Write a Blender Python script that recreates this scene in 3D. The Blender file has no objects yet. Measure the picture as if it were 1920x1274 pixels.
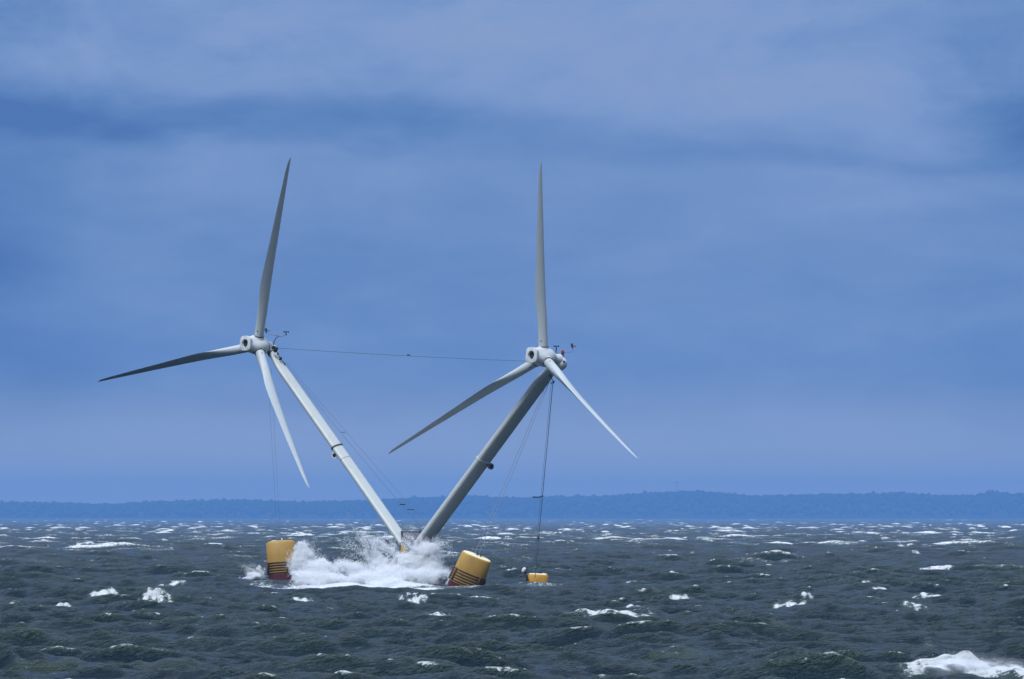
import bpy, bmesh, math, random
import numpy as np
from mathutils import Vector, Matrix

# ------------------------------------------------------------------ camera, world, sun, exposure
S = bpy.context.scene
C = S.collection
R = math.radians
F = 14400.0            # focal length in pixels of the 1920 px wide photograph
CX, CY, EYE = 960.0, 637.0, 971.0
H = 2.69               # eye height above the water
PITCH = math.atan((EYE - CY) / F)

cd = bpy.data.cameras.new('camera'); cam = bpy.data.objects.new('camera', cd); C.objects.link(cam)
cd.sensor_width = 36.0; cd.lens = 36.0 * F / 1920.0
cd.clip_start = 0.5; cd.clip_end = 40000.0
cam.location = (0, 0, H); cam.rotation_euler = (math.pi / 2 + PITCH, 0, 0)
S.camera = cam
S.view_settings.view_transform = 'Standard'; S.view_settings.look = 'None'
S.view_settings.exposure = 0.0; S.view_settings.gamma = 1.0
S.render.engine = 'CYCLES'
S.cycles.use_denoising = True
S.cycles.max_bounces = 16; S.cycles.diffuse_bounces = 14; S.cycles.volume_bounces = 0
S.cycles.caustics_reflective = False; S.cycles.caustics_refractive = False

SUN_EL, SUN_AZ = 56.0, -150.0      # degrees; azimuth measured from +Y (behind the scene), negative to the left
sd = Vector((math.cos(R(SUN_EL)) * math.sin(R(SUN_AZ)), math.cos(R(SUN_EL)) * math.cos(R(SUN_AZ)), math.sin(R(SUN_EL))))
sl = bpy.data.lights.new('sun', 'SUN'); so = bpy.data.objects.new('sun', sl); C.objects.link(so)
sl.energy = 3.0; sl.angle = R(14); sl.color = (0.95, 0.975, 1.0)
so.rotation_euler = sd.to_track_quat('Z', 'Y').to_euler()

W = bpy.data.worlds.new('World'); S.world = W; W.use_nodes = True


class NT:
    """small helper for building node trees"""
    def __init__(s, tree): s.t = tree; s.n = tree.nodes; s.l = tree.links
    def node(s, typ, **kw):
        n = s.n.new(typ)
        for k, v in kw.items(): setattr(n, k, v)
        return n
    def put(s, sock, v):
        if isinstance(v, bpy.types.NodeSocket): s.l.new(v, sock)
        else: sock.default_value = v
    def m(s, op, a, b=0.0, c=0.0, clamp=False):
        n = s.node('ShaderNodeMath', operation=op, use_clamp=clamp)
        s.put(n.inputs[0], a); s.put(n.inputs[1], b); s.put(n.inputs[2], c)
        return n.outputs[0]
    def vm(s, op, a, b=(0, 0, 0)):
        n = s.node('ShaderNodeVectorMath', operation=op); s.put(n.inputs[0], a); s.put(n.inputs[1], b)
        return n.outputs[0]
    def comb(s, x, y, z):
        n = s.node('ShaderNodeCombineXYZ'); s.put(n.inputs[0], x); s.put(n.inputs[1], y); s.put(n.inputs[2], z)
        return n.outputs[0]
    def noise(s, vec, scale, detail=4, rough=0.5, dist=0.0, col=False):
        n = s.node('ShaderNodeTexNoise'); s.put(n.inputs['Vector'], vec)
        n.inputs['Scale'].default_value = scale; n.inputs['Detail'].default_value = detail
        n.inputs['Roughness'].default_value = rough; n.inputs['Distortion'].default_value = dist
        return n.outputs['Color' if col else 'Fac']
    def mix(s, f, a, b, op='MIX'):
        n = s.node('ShaderNodeMix', data_type='RGBA', blend_type=op)
        s.put(n.inputs[0], f); s.put(n.inputs[6], a); s.put(n.inputs[7], b)
        return n.outputs[2]
    def ss(s, v, lo, hi):
        n = s.node('ShaderNodeMapRange', interpolation_type='SMOOTHSTEP')
        s.put(n.inputs[0], v); n.inputs[1].default_value = lo; n.inputs[2].default_value = hi
        return n.outputs[0]


def rgb(r, g, b):     # sRGB 0-255 to linear
    f = lambda c: (c / 255 / 12.92) if c <= 10.3 else ((c / 255 + 0.055) / 1.055) ** 2.4
    return (f(r), f(g), f(b), 1.0)


def build_world():
    w = NT(W.node_tree); w.n.clear()
    tc = w.node('ShaderNodeTexCoord'); sep = w.node('ShaderNodeSeparateXYZ'); w.l.new(tc.outputs['Generated'], sep.inputs[0])
    X, Y, Z = sep.outputs
    base = w.comb(w.m('MULTIPLY', X, 18.0), w.m('MULTIPLY', Y, 18.0), w.m('MULTIPLY', Z, 60.0))
    # ragged edges: the direction is disturbed a little before the cloud banks are looked up
    wc = w.noise(base, 0.9, 5, 0.55, 0.0, True); ws = w.node('ShaderNodeSeparateXYZ'); w.l.new(wc, ws.inputs[0])
    dx = w.m('MULTIPLY', w.m('SUBTRACT', ws.outputs[0], 0.5), 0.055)
    dz = w.m('MULTIPLY', w.m('SUBTRACT', ws.outputs[1], 0.5), 0.016)
    Xw = w.m('ADD', X, dx); Zw = w.m('ADD', Z, dz)
    v = w.m('MULTIPLY', w.m('SUBTRACT', w.noise(base, 1.6, 7, 0.55, 0.4), 0.5), 1.15)
    v2 = w.m('MULTIPLY', w.m('SUBTRACT', w.noise(base, 5.5, 6, 0.6, 0.2), 0.5), 0.32)
    v = w.m('ADD', v, v2)
    iso = w.comb(w.m('MULTIPLY', X, 36.0), w.m('MULTIPLY', Y, 36.0), w.m('MULTIPLY', Z, 62.0))
    v3 = w.m('MULTIPLY', w.m('SUBTRACT', w.noise(iso, 1.3, 8, 0.62, 0.7), 0.5), 1.5)
    v = w.m('ADD', v, w.m('MULTIPLY', v3, w.m('ADD', 0.25, w.m('MULTIPLY', w.ss(Z, 0.040, 0.058), 0.75))))
    banks = [(1080, 40, 520, 120, .62), (120, 90, 260, 110, .28), (1480, 190, 240, 100, .38), (330, 300, 360, 40, .30),
             (1750, 520, 300, 160, .16), (900, 880, 1400, 90, .42), (1650, 340, 300, 40, .26), (520, 60, 260, 90, .18),
             (120, 232, 480, 34, -.85), (760, 262, 380, 34, -.28), (1880, 215, 150, 95, -.85), (-40, 560, 190, 330, -.65), (1450, 296, 380, 24, -.34),
             (620, 720, 460, 80, -.14), (1680, 690, 420, 80, -.22), (1900, 850, 160, 160, -.2), (30, 30, 120, 60, -.22), (1980, 620, 140, 240, -.2)]
    for px, py, sx, sy, wt in banks:
        cx, cz, ax, az = (px - CX) / F, (EYE - py) / F, sx / F, sy / F
        a = w.m('DIVIDE', w.m('SUBTRACT', Xw, cx), ax); b = w.m('DIVIDE', w.m('SUBTRACT', Zw, cz), az)
        q = w.m('ADD', w.m('MULTIPLY', a, a), w.m('MULTIPLY', b, b))
        g = w.m('MULTIPLY', w.m('POWER', 2.718, w.m('MULTIPLY', q, -0.7)), wt)
        g = w.m('MULTIPLY', g, w.m('GREATER_THAN', Y, 0.0))
        v = w.m('ADD', v, g)
    cr = w.node('ShaderNodeValToRGB'); w.l.new(w.m('ADD', w.m('MULTIPLY', v, 0.5), 0.5), cr.inputs[0])
    e = cr.color_ramp.elements
    e[0].position = 0.08; e[0].color = rgb(68, 112, 177)
    e[1].position = 0.92; e[1].color = rgb(140, 163, 208)
    for p, c in ((0.32, rgb(92, 132, 192)), (0.5, rgb(109, 144, 200)), (0.7, rgb(127, 157, 208))):
        q = e.new(p); q.color = c
    # overhead the deck is thinner and brighter, as under any overcast
    up = w.ss(Z, 0.10, 0.75)
    col = w.mix(up, cr.outputs[0], (0.98, 1.14, 1.45, 1))
    hor = w.m('MULTIPLY', w.m('SUBTRACT', 1.0, w.ss(Z, 0.001, 0.022)), 0.85)
    col = w.mix(hor, col, (0.49, 0.53, 0.61, 1))      # pale murk low over the horizon
    # unseen dark bank added behind the camera to darken the faces turned this way
    bank = w.m('MULTIPLY', w.ss(w.m('MULTIPLY', Y, -1.0), -0.75, 0.25), w.m('SUBTRACT', 1.0, w.ss(Z, 0.2, 0.75)))
    col = w.mix(bank, col, (0.010, 0.036, 0.042, 1))
    sky = w.node('ShaderNodeTexSky', sky_type='NISHITA', sun_disc=False)
    sky.sun_elevation = R(SUN_EL); sky.sun_rotation = R(SUN_AZ)
    b1 = w.node('ShaderNodeBackground'); w.l.new(sky.outputs[0], b1.inputs[0]); b1.inputs[1].default_value = 0.05
    b2 = w.node('ShaderNodeBackground'); w.l.new(col, b2.inputs[0]); b2.inputs[1].default_value = 1.0
    mx = w.node('ShaderNodeMixShader'); mx.inputs[0].default_value = 0.9   # thin gaps in the deck let a little clear sky through
    w.l.new(b1.outputs[0], mx.inputs[1]); w.l.new(b2.outputs[0], mx.inputs[2])
    out = w.node('ShaderNodeOutputWorld'); w.l.new(mx.outputs[0], out.inputs[0])


build_world()


# ------------------------------------------------------------------ helpers
def at(px, py, Y):
    """the point at depth Y that the photograph shows at pixel px, py"""
    a, b = (px - CX) / F, (CY - py) / F
    c, s = math.cos(PITCH), math.sin(PITCH)
    d = Vector((a, c - b * s, s + b * c))
    return Vector((0, 0, H)) + d * (Y / d.y)


def tag(o, label=None, cat=None, group=None, kind=None):
    if label: o['label'] = label
    if cat: o['category'] = cat
    if group: o['group'] = group
    if kind: o['kind'] = kind
    return o


def link(name, me, mats=(), parent=None):
    o = bpy.data.objects.new(name, me); C.objects.link(o)
    for m_ in (mats if isinstance(mats, (list, tuple)) else [mats]): me.materials.append(m_)
    if parent is not None: o.parent = parent
    return o


def empty(name, loc=(0, 0, 0)):
    o = bpy.data.objects.new(name, None); C.objects.link(o); o.location = loc; o.empty_display_size = 0.3
    return o


def fast_mesh(name, verts, faces, smooth=True):
    """mesh from numpy arrays, all faces with the same number of corners"""
    me = bpy.data.meshes.new(name)
    nv, nf, k = len(verts), len(faces), faces.shape[1]
    me.vertices.add(nv); me.vertices.foreach_set('co', np.ascontiguousarray(verts, dtype=np.float32).ravel())
    me.loops.add(nf * k); me.loops.foreach_set('vertex_index', np.ascontiguousarray(faces, dtype=np.int32).ravel())
    me.polygons.add(nf)
    me.polygons.foreach_set('loop_start', np.arange(0, nf * k, k, dtype=np.int32))
    me.polygons.foreach_set('loop_total', np.full(nf, k, dtype=np.int32))
    me.polygons.foreach_set('use_smooth', np.full(nf, smooth, dtype=bool))
    me.update(calc_edges=True)
    return me


class MB:
    """collects shapes in world space; build() links them as one mesh object"""
    def __init__(s): s.v = []; s.f = []
    def add(s, v, f):
        o = len(s.v); s.v += [tuple(p) for p in v]; s.f += [tuple(i + o for i in q) for q in f]
    def loft(s, rings, caps=True):
        n = len(rings[0]); v = [p for r in rings for p in r]; f = []
        for i in range(len(rings) - 1):
            for j in range(n):
                f.append((i * n + j, i * n + (j + 1) % n, (i + 1) * n + (j + 1) % n, (i + 1) * n + j))
        if caps:
            f.append(tuple(range(n - 1, -1, -1))); f.append(tuple((len(rings) - 1) * n + j for j in range(n)))
        s.add(v, f)
    def tube(s, pts, r, n=10, caps=True):
        pts = [Vector(p) for p in pts]; rs = r if isinstance(r, (list, tuple)) else [r] * len(pts)
        rings = []; up = None
        for i, p in enumerate(pts):
            t = (pts[min(i + 1, len(pts) - 1)] - pts[max(i - 1, 0)]).normalized()
            if up is None:
                up = Vector((0, 0, 1)) if abs(t.z) < 0.9 else Vector((1, 0, 0))
            u = (up - t * up.dot(t)).normalized(); up = u; w = t.cross(u)
            rings.append([p + (u * math.cos(a) + w * math.sin(a)) * rs[i] for a in (2 * math.pi * k / n for k in range(n))])
        s.loft(rings, caps)
    def revolve(s, org, ax, prof, n=32, ref=None, sx=1.0, sy=1.0, caps=True, expo=2.0):
        """prof: (distance along ax, radius); superellipse cross-section"""
        ax = Vector(ax).normalized(); ref = Vector(ref or (0, 0, 1))
        ref = Vector((0, 1, 0)) if abs(ref.normalized().dot(ax)) > .999 else ref
        u = (ref - ax * ref.dot(ax)).normalized(); w = ax.cross(u); rings = []
        for h, r, *ex in prof:
            ring = []; expo = ex[0] if ex else expo; lobe = ex[1] if len(ex) > 1 else 0.0
            for k in range(n):
                a = 2 * math.pi * k / n; c, d = math.cos(a), math.sin(a)
                c = math.copysign(abs(c) ** (2 / expo), c); d = math.copysign(abs(d) ** (2 / expo), d)
                ring.append(Vector(org) + ax * h + (u * c * sx + w * d * sy) * r * (1 + lobe * math.cos(3 * a)))
            rings.append(ring)
        s.loft(rings, caps)
    def box(s, cen, ux, uy, uz):
        c = Vector(cen); ux, uy, uz = Vector(ux), Vector(uy), Vector(uz)
        v = [c + ux * a + uy * b + uz * d for a in (-1, 1) for b in (-1, 1) for d in (-1, 1)]
        s.add(v, [(0, 1, 3, 2), (4, 6, 7, 5), (0, 4, 5, 1), (2, 3, 7, 6), (0, 2, 6, 4), (1, 5, 7, 3)])
    def build(s, name, mat, parent=None, smooth=True, bevel=0.0):
        me = bpy.data.meshes.new(name)
        org = Vector(parent_world(parent)) if parent is not None else Vector((0, 0, 0))
        me.from_pydata([Vector(p) - org for p in s.v], [], s.f)
        bm = bmesh.new(); bm.from_mesh(me)
        bmesh.ops.recalc_face_normals(bm, faces=bm.faces)
        if bevel:
            bmesh.ops.bevel(bm, geom=[e for e in bm.edges if e.calc_face_angle(0) > 0.6], offset=bevel, segments=2, profile=0.6, affect='EDGES')
        for e in bm.edges:
            if e.calc_face_angle(0) > 0.7: e.smooth = False
        bm.to_mesh(me); bm.free()
        for p in me.polygons: p.use_smooth = smooth
        return link(name, me, mat, parent)


def parent_world(o):
    p = Vector((0, 0, 0))
    while o is not None:
        p += o.location; o = o.parent
    return p


# 3-D noise with a power spectrum, periodic, sampled by trilinear lookup
def noise3(seed, n=64, slope=1.7):
    rng = np.random.default_rng(seed)
    k = np.fft.fftfreq(n) * n
    kx, ky, kz = np.meshgrid(k, k, k, indexing='ij'); kk = np.sqrt(kx ** 2 + ky ** 2 + kz ** 2); kk[0, 0, 0] = 1
    a = np.fft.ifftn(np.fft.fftn(rng.standard_normal((n, n, n))) * kk ** -slope).real
    a -= a.mean(); return (a / a.std()).astype(np.float32)


def samp3(g, p):
    n = g.shape[0]; i = np.floor(p).astype(int); f = p - i; o = 0
    for a in (0, 1):
        for b in (0, 1):
            for c in (0, 1):
                w = (f[:, 0] if a else 1 - f[:, 0]) * (f[:, 1] if b else 1 - f[:, 1]) * (f[:, 2] if c else 1 - f[:, 2])
                o = o + w * g[(i[:, 0] + a) % n, (i[:, 1] + b) % n, (i[:, 2] + c) % n]
    return o


# ------------------------------------------------------------------ materials
def mat_new(name):
    m = bpy.data.materials.new(name); m.use_nodes = True; t = NT(m.node_tree); t.n.clear()
    out = t.node('ShaderNodeOutputMaterial'); p = t.node('ShaderNodeBsdfPrincipled'); t.l.new(p.outputs[0], out.inputs[0])
    return m, t, p, out


def paint(name, col, rough=0.4, dirt=0.25, dirtcol=None, scale=1.5, bump=0.0, metal=0.0, spec=0.5):
    """weathered marine paint: base colour with stains and salt"""
    m, t, p, out = mat_new(name)
    tc = t.node('ShaderNodeTexCoord').outputs['Object']
    st = t.vm('MULTIPLY', tc, (1.0, 1.0, 0.28))
    n1 = t.noise(st, scale * 2.2, 8, 0.65, 0.6); n2 = t.noise(tc, scale * 9, 5, 0.6)
    f = t.m('MULTIPLY', t.ss(n1, 0.48, 0.75), dirt)
    c = t.mix(f, tuple(col) + (1,), tuple(dirtcol or [x * 0.5 for x in col]) + (1,))
    c = t.mix(t.m('MULTIPLY', t.ss(n2, 0.35, 0.7), 0.12), c, tuple(min(1, x * 0.8) for x in col) + (1,))
    t.l.new(c, p.inputs['Base Color'])
    t.put(p.inputs['Roughness'], t.m('ADD', t.m('MULTIPLY', n1, 0.25), rough - 0.1))
    p.inputs['Metallic'].default_value = metal
    p.inputs['Specular IOR Level'].default_value = spec
    if bump:
        b = t.node('ShaderNodeBump'); b.inputs['Strength'].default_value = bump; b.inputs['Distance'].default_value = 0.01
        t.l.new(n2, b.inputs['Height']); t.l.new(b.outputs[0], p.inputs['Normal'])
    return m


M_WHITE = paint('tower_paint', (0.47, 0.51, 0.51), 0.42, 0.45, (0.33, 0.35, 0.33))
M_BLADE = paint('blade_gelcoat', (0.47, 0.52, 0.54), 0.38, 0.3, (0.33, 0.36, 0.36), 0.8)
M_HUB = paint('nacelle_gelcoat', (0.56, 0.60, 0.62), 0.35, 0.3, (0.40, 0.42, 0.43), 2.5)
M_DARK = paint('black_fittings', (0.018, 0.022, 0.032), 0.5, 0.3, (0.05, 0.05, 0.05))
M_SEAL = paint('dark_rubber_seal', (0.03, 0.035, 0.05), 0.6, 0.1)
M_GREY = paint('galvanised_grey', (0.20, 0.21, 0.26), 0.5, 0.5, (0.10, 0.10, 0.13), 4)
M_YEL = paint('yellow_float_paint', (0.42, 0.25, 0.055), 0.5, 0.6, (0.26, 0.15, 0.045), 1.6)
M_YEL2 = paint('bright_yellow_float_paint', (0.50, 0.27, 0.03), 0.45, 0.30, (0.45, 0.22, 0.04), 3)
M_CREAM = paint('pale_deck_paint', (0.80, 0.72, 0.48), 0.5, 0.25, (0.5, 0.42, 0.25), 3)
M_RED = paint('red_antifouling', (0.075, 0.012, 0.022), 0.5, 0.5, (0.05, 0.012, 0.02), 3)
M_RAIL = paint('rusty_rail_steel', (0.055, 0.028, 0.022), 0.6, 0.5, (0.12, 0.05, 0.02), 6)
M_WIRE = paint('wire_rope', (0.10, 0.15, 0.26), 0.5, 0.2)
M_BEACON = paint('red_beacon_glass', (0.32, 0.05, 0.03), 0.25, 0.3)
M_BUOY = paint('white_buoy_plastic', (0.75, 0.76, 0.78), 0.4, 0.3)


def sea_material():
    m, t, p, out = mat_new('sea_water')
    geo = t.node('ShaderNodeNewGeometry').outputs['Position']
    fo = t.node('ShaderNodeAttribute', attribute_name='foam').outputs['Fac']
    gr = t.node('ShaderNodeAttribute', attribute_name='green').outputs['Fac']
    st = t.vm('MULTIPLY', geo, (1.0, 0.8, 1.0))
    n_lace = t.noise(st, 5.5, 8, 0.72, 0.8); n_big = t.noise(st, 0.16, 4, 0.5)
    # foam: solid on the breaking crest, lacy where it thins out
    n_str = t.noise(t.vm('MULTIPLY', geo, (1.6, 5.0, 3.0)), 3.2, 6, 0.7, 1.2)
    f = t.m('ADD', fo, t.m('MULTIPLY', t.m('SUBTRACT', t.m('ADD', t.m('MULTIPLY', n_lace, 0.55), t.m('MULTIPLY', n_str, 0.45)), 0.5), 3.4))
    mask = t.ss(f, 0.48, 0.80)
    mask = t.m('MULTIPLY', mask, t.m('GREATER_THAN', fo, 0.02))
    deep = t.mix(t.ss(n_big, 0.35, 0.65), (0.020, 0.042, 0.064, 1), (0.030, 0.057, 0.072, 1))
    body = t.mix(gr, deep, (0.055, 0.085, 0.058, 1))
    body = t.mix(t.m('MULTIPLY', t.ss(fo, 0.05, 0.6), 0.35), body, (0.16, 0.24, 0.22, 1))
    t.l.new(body, p.inputs['Base Color'])
    p.inputs['Roughness'].default_value = 0.16; p.inputs['IOR'].default_value = 1.333
    # wind ripples down to a few centimetres
    r1 = t.noise(t.vm('MULTIPLY', geo, (1.0, 2.4, 1.0)), 2.4, 4, 0.6, 0.5)
    r2 = t.noise(t.vm('MULTIPLY', geo, (1.0, 2.6, 1.0)), 10.0, 4, 0.65, 0.6)
    h = t.m('ADD', t.m('MULTIPLY', r1, 0.32), t.m('MULTIPLY', r2, 0.20))
    b = t.node('ShaderNodeBump'); b.inputs['Strength'].default_value = 1.0; b.inputs['Distance'].default_value = 1.0
    t.l.new(h, b.inputs['Height']); t.l.new(b.outputs[0], p.inputs['Normal'])
    q = t.node('ShaderNodeBsdfPrincipled'); q.inputs['Roughness'].default_value = 0.9
    q.inputs['Base Color'].default_value = (0.76, 0.80, 0.84, 1); q.inputs['Specular IOR Level'].default_value = 0.1
    b2 = t.node('ShaderNodeBump'); b2.inputs['Strength'].default_value = 0.8; b2.inputs['Distance'].default_value = 0.25
    t.l.new(n_lace, b2.inputs['Height']); t.l.new(b2.outputs[0], q.inputs['Normal'])
    mx = t.node('ShaderNodeMixShader'); t.l.new(mask, mx.inputs[0]); t.l.new(p.outputs[0], mx.inputs[1]); t.l.new(q.outputs[0], mx.inputs[2])
    t.l.new(mx.outputs[0], out.inputs[0])
    return m


def spray_material():
    m, t, p, out = mat_new('spray_droplets')
    d = t.node('ShaderNodeBsdfDiffuse'); d.inputs[0].default_value = (0.96, 0.97, 0.985, 1)
    tr = t.node('ShaderNodeBsdfTranslucent'); tr.inputs[0].default_value = (0.96, 0.97, 0.985, 1)
    mx = t.node('ShaderNodeMixShader'); mx.inputs[0].default_value = 0.6
    t.l.new(d.outputs[0], mx.inputs[1]); t.l.new(tr.outputs[0], mx.inputs[2]); t.l.new(mx.outputs[0], out.inputs[0])
    return m


# ------------------------------------------------------------------ the sea
WIND = Vector((-0.22, -0.97)).normalized()


class Tile:
    """one periodic FFT patch of wind waves between two wavelengths"""
    def __init__(s, L, N, lmin, lmax, hs, seed, spread=6, rot=0.0, peak=9.0):
        rng = np.random.default_rng(seed); s.L, s.N, s.rot = L, N, rot
        k1 = 2 * np.pi * np.fft.fftfreq(N, L / N); kx, ky = np.meshgrid(k1, k1, indexing='ij')
        k = np.hypot(kx, ky); k[0, 0] = 1e-6
        c, d = math.cos(rot), math.sin(rot); wx, wy = WIND.x * c + WIND.y * d, -WIND.x * d + WIND.y * c
        cs = (kx * wx + ky * wy) / k
        kp = 2 * np.pi / peak
        P = np.exp(-1.1 * (kp / k) ** 2) / k ** 4 * np.where(cs > 0, np.abs(cs) ** spread, 0.02 * np.abs(cs) ** 2)
        P *= 1 / (1 + (k * lmin / 2 / np.pi) ** 6) * (k > 2 * np.pi / lmax)
        P[0, 0] = 0
        A = np.sqrt(P) * (rng.standard_normal((N, N)) + 1j * rng.standard_normal((N, N)))
        h = np.fft.ifft2(A).real; g = hs / 4 / h.std()
        A = np.fft.fft2(h * g)
        s.maps = [np.fft.ifft2(q).real.astype(np.float32) for q in
                  (A, -1j * kx / k * A * -1, -1j * ky / k * A * -1, kx * kx / k * A, ky * ky / k * A, kx * ky / k * A)]
    def sample(s, x, y):
        c, d = math.cos(s.rot), math.sin(s.rot)
        u = (x * c + y * d) / s.L * s.N; v = (-x * d + y * c) / s.L * s.N
        i = np.floor(u).astype(np.int64); j = np.floor(v).astype(np.int64); fu = (u - i).astype(np.float32); fv = (v - j).astype(np.float32)
        i0, i1, j0, j1 = i % s.N, (i + 1) % s.N, j % s.N, (j + 1) % s.N
        r = [m[i0, j0] * (1 - fu) * (1 - fv) + m[i1, j0] * fu * (1 - fv) + m[i0, j1] * (1 - fu) * fv + m[i1, j1] * fu * fv for m in s.maps]
        h, dx, dy, xx, yy, xy = r
        dx, dy = dx * c - dy * d, dx * d + dy * c
        XX = xx * c * c - 2 * xy * c * d + yy * d * d; YY = xx * d * d + 2 * xy * c * d + yy * c * c
        XY = (xx - yy) * c * d + xy * (c * c - d * d)
        return h, dx, dy, XX, YY, XY


TILES = [Tile(173.0, 512, 5.0, 60, 0.60, 11, 6, 0.15, 8.5), Tile(61.0, 512, 0.9, 5.0, 0.46, 12, 6, -0.23, 8.5),
         Tile(17.3, 256, 0.28, 0.9, 0.12, 13, 5, 0.31, 8.5)]


def flatY(py):
    return F * H / (py - EYE)


# breaking crests seen in the photograph: pixel of the crest, width px, height m, foam, front steepness m
CRESTS = [(555, 1004, 185, .34, 1.0), (1072, 1016, 75, .22, .95), (1150, 1011, 62, .25, .9), (1692, 1024, 56, .2, .9), (1830, 1028, 70, .24, .95),
          (1530, 1056, 170, .30, .95), (1650, 1071, 90, .12, .8), (1256, 1082, 56, .15, .9), (1150, 1164, 160, .17, .9), (1655, 1109, 48, .12, .8),
          (1830, 1114, 50, .14, .8), (1745, 1210, 34, .18, .9), (1800, 1262, 190, .20, 1.5), (1905, 1268, 200, .10, 1.5), (1500, 1021, 110, .2, .85), (988, 1030, 34, .2, .95),
          (985, 1046, 24, .1, .8), (270, 989, 130, .28, .9), (190, 1000, 110, .22, .8), (40, 1000, 90, .2, .7), (80, 1178, 170, .33, .30), (1230, 1222, 300, .25, .34),
          (60, 1244, 260, .3, .25), (350, 1046, 110, .26, .2), (235, 1120, 110, .1, .75), (960, 1214, 36, .1, .85), (820, 1158, 60, .1, .8),
          (1745, 1011, 40, .12, .85), (1715, 1047, 80, .14, .7), (1120, 1150, 60, .1, .4), (640, 1072, 150, .42, .75), (1205, 1118, 120, .2, .45),
          (1620, 1145, 300, .12, .1), (330, 1250, 200, .2, .2), (1480, 1190, 220, .2, .2), (860, 978, 60, .3, .3), (1430, 996, 60, .2, .8), (1120, 988, 90, .25, .8)]

_r = random.Random(4)
for _i in range(95):            # the many small broken crests between them, denser with distance
    _py = 984 + 170 * _r.random() ** 1.9; _q = (_py - EYE) / 130
    CRESTS.append((_r.uniform(-40, 1960), _py, _r.uniform(16, 64) * (.8 + .3 * _q), _r.uniform(.10, .22), _r.uniform(.55, .95)))


def wind_sea(x, y):
    z = np.zeros_like(x); dx = np.zeros_like(x); dy = np.zeros_like(x)
    XX = np.zeros_like(x); YY = np.zeros_like(x); XY = np.zeros_like(x)
    for i, T in enumerate(TILES):
        h, a, b, q, r, s_ = T.sample(x, y)
        fade = np.clip(1.6 - y / 420.0, 0, 1) if i == 2 else 1.0
        if i == 0: JA = (1 - 3.4 * q) * (1 - 3.4 * r) - (3.4 * s_) ** 2
        if i == 1: HB = h
        if i == 2: HC = h
        z += h * fade; dx += a * fade; dy += b * fade; XX += q * fade; YY += r * fade; XY += s_ * fade
    # calmer just round the floats, where the explicit water line is laid
    near = np.exp(-((x + 3.4) ** 2 / 60 + (y - 286) ** 2 / 800))
    k = 1 - 0.72 * near
    z *= k; dx *= k; dy *= k; XX *= k; YY *= k; XY *= k
    return z, dx, dy, XX, YY, XY, JA, HB, HC


chp = 0.69


def settle():
    """lets each recorded breaker ride on the highest wave near its place that is open to the eye"""
    out = []
    for (px, py, wpx, hh, fm) in CRESTS:
        Yn = flatY(max(py, 985)); ys = np.linspace(Yn * .90, min(Yn * 1.22, Yn + 160), 700)
        full = np.linspace(96, ys[-1], 5000)
        zf = wind_sea((px - CX) * full / F, full)[0]; top = np.maximum.accumulate((zf - H) / full)
        z = wind_sea((px - CX) * ys / F, ys)[0] + hh * .52
        a = (z - H) / ys; clear = a - np.interp(ys - 1.0, full, top)
        cost = np.abs((EYE - a * F) - py) + np.where(clear > 0, 0, 400 * -clear * 36) - 6 * z
        out.append(float(ys[int(np.argmin(cost))]))
    return out


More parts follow.
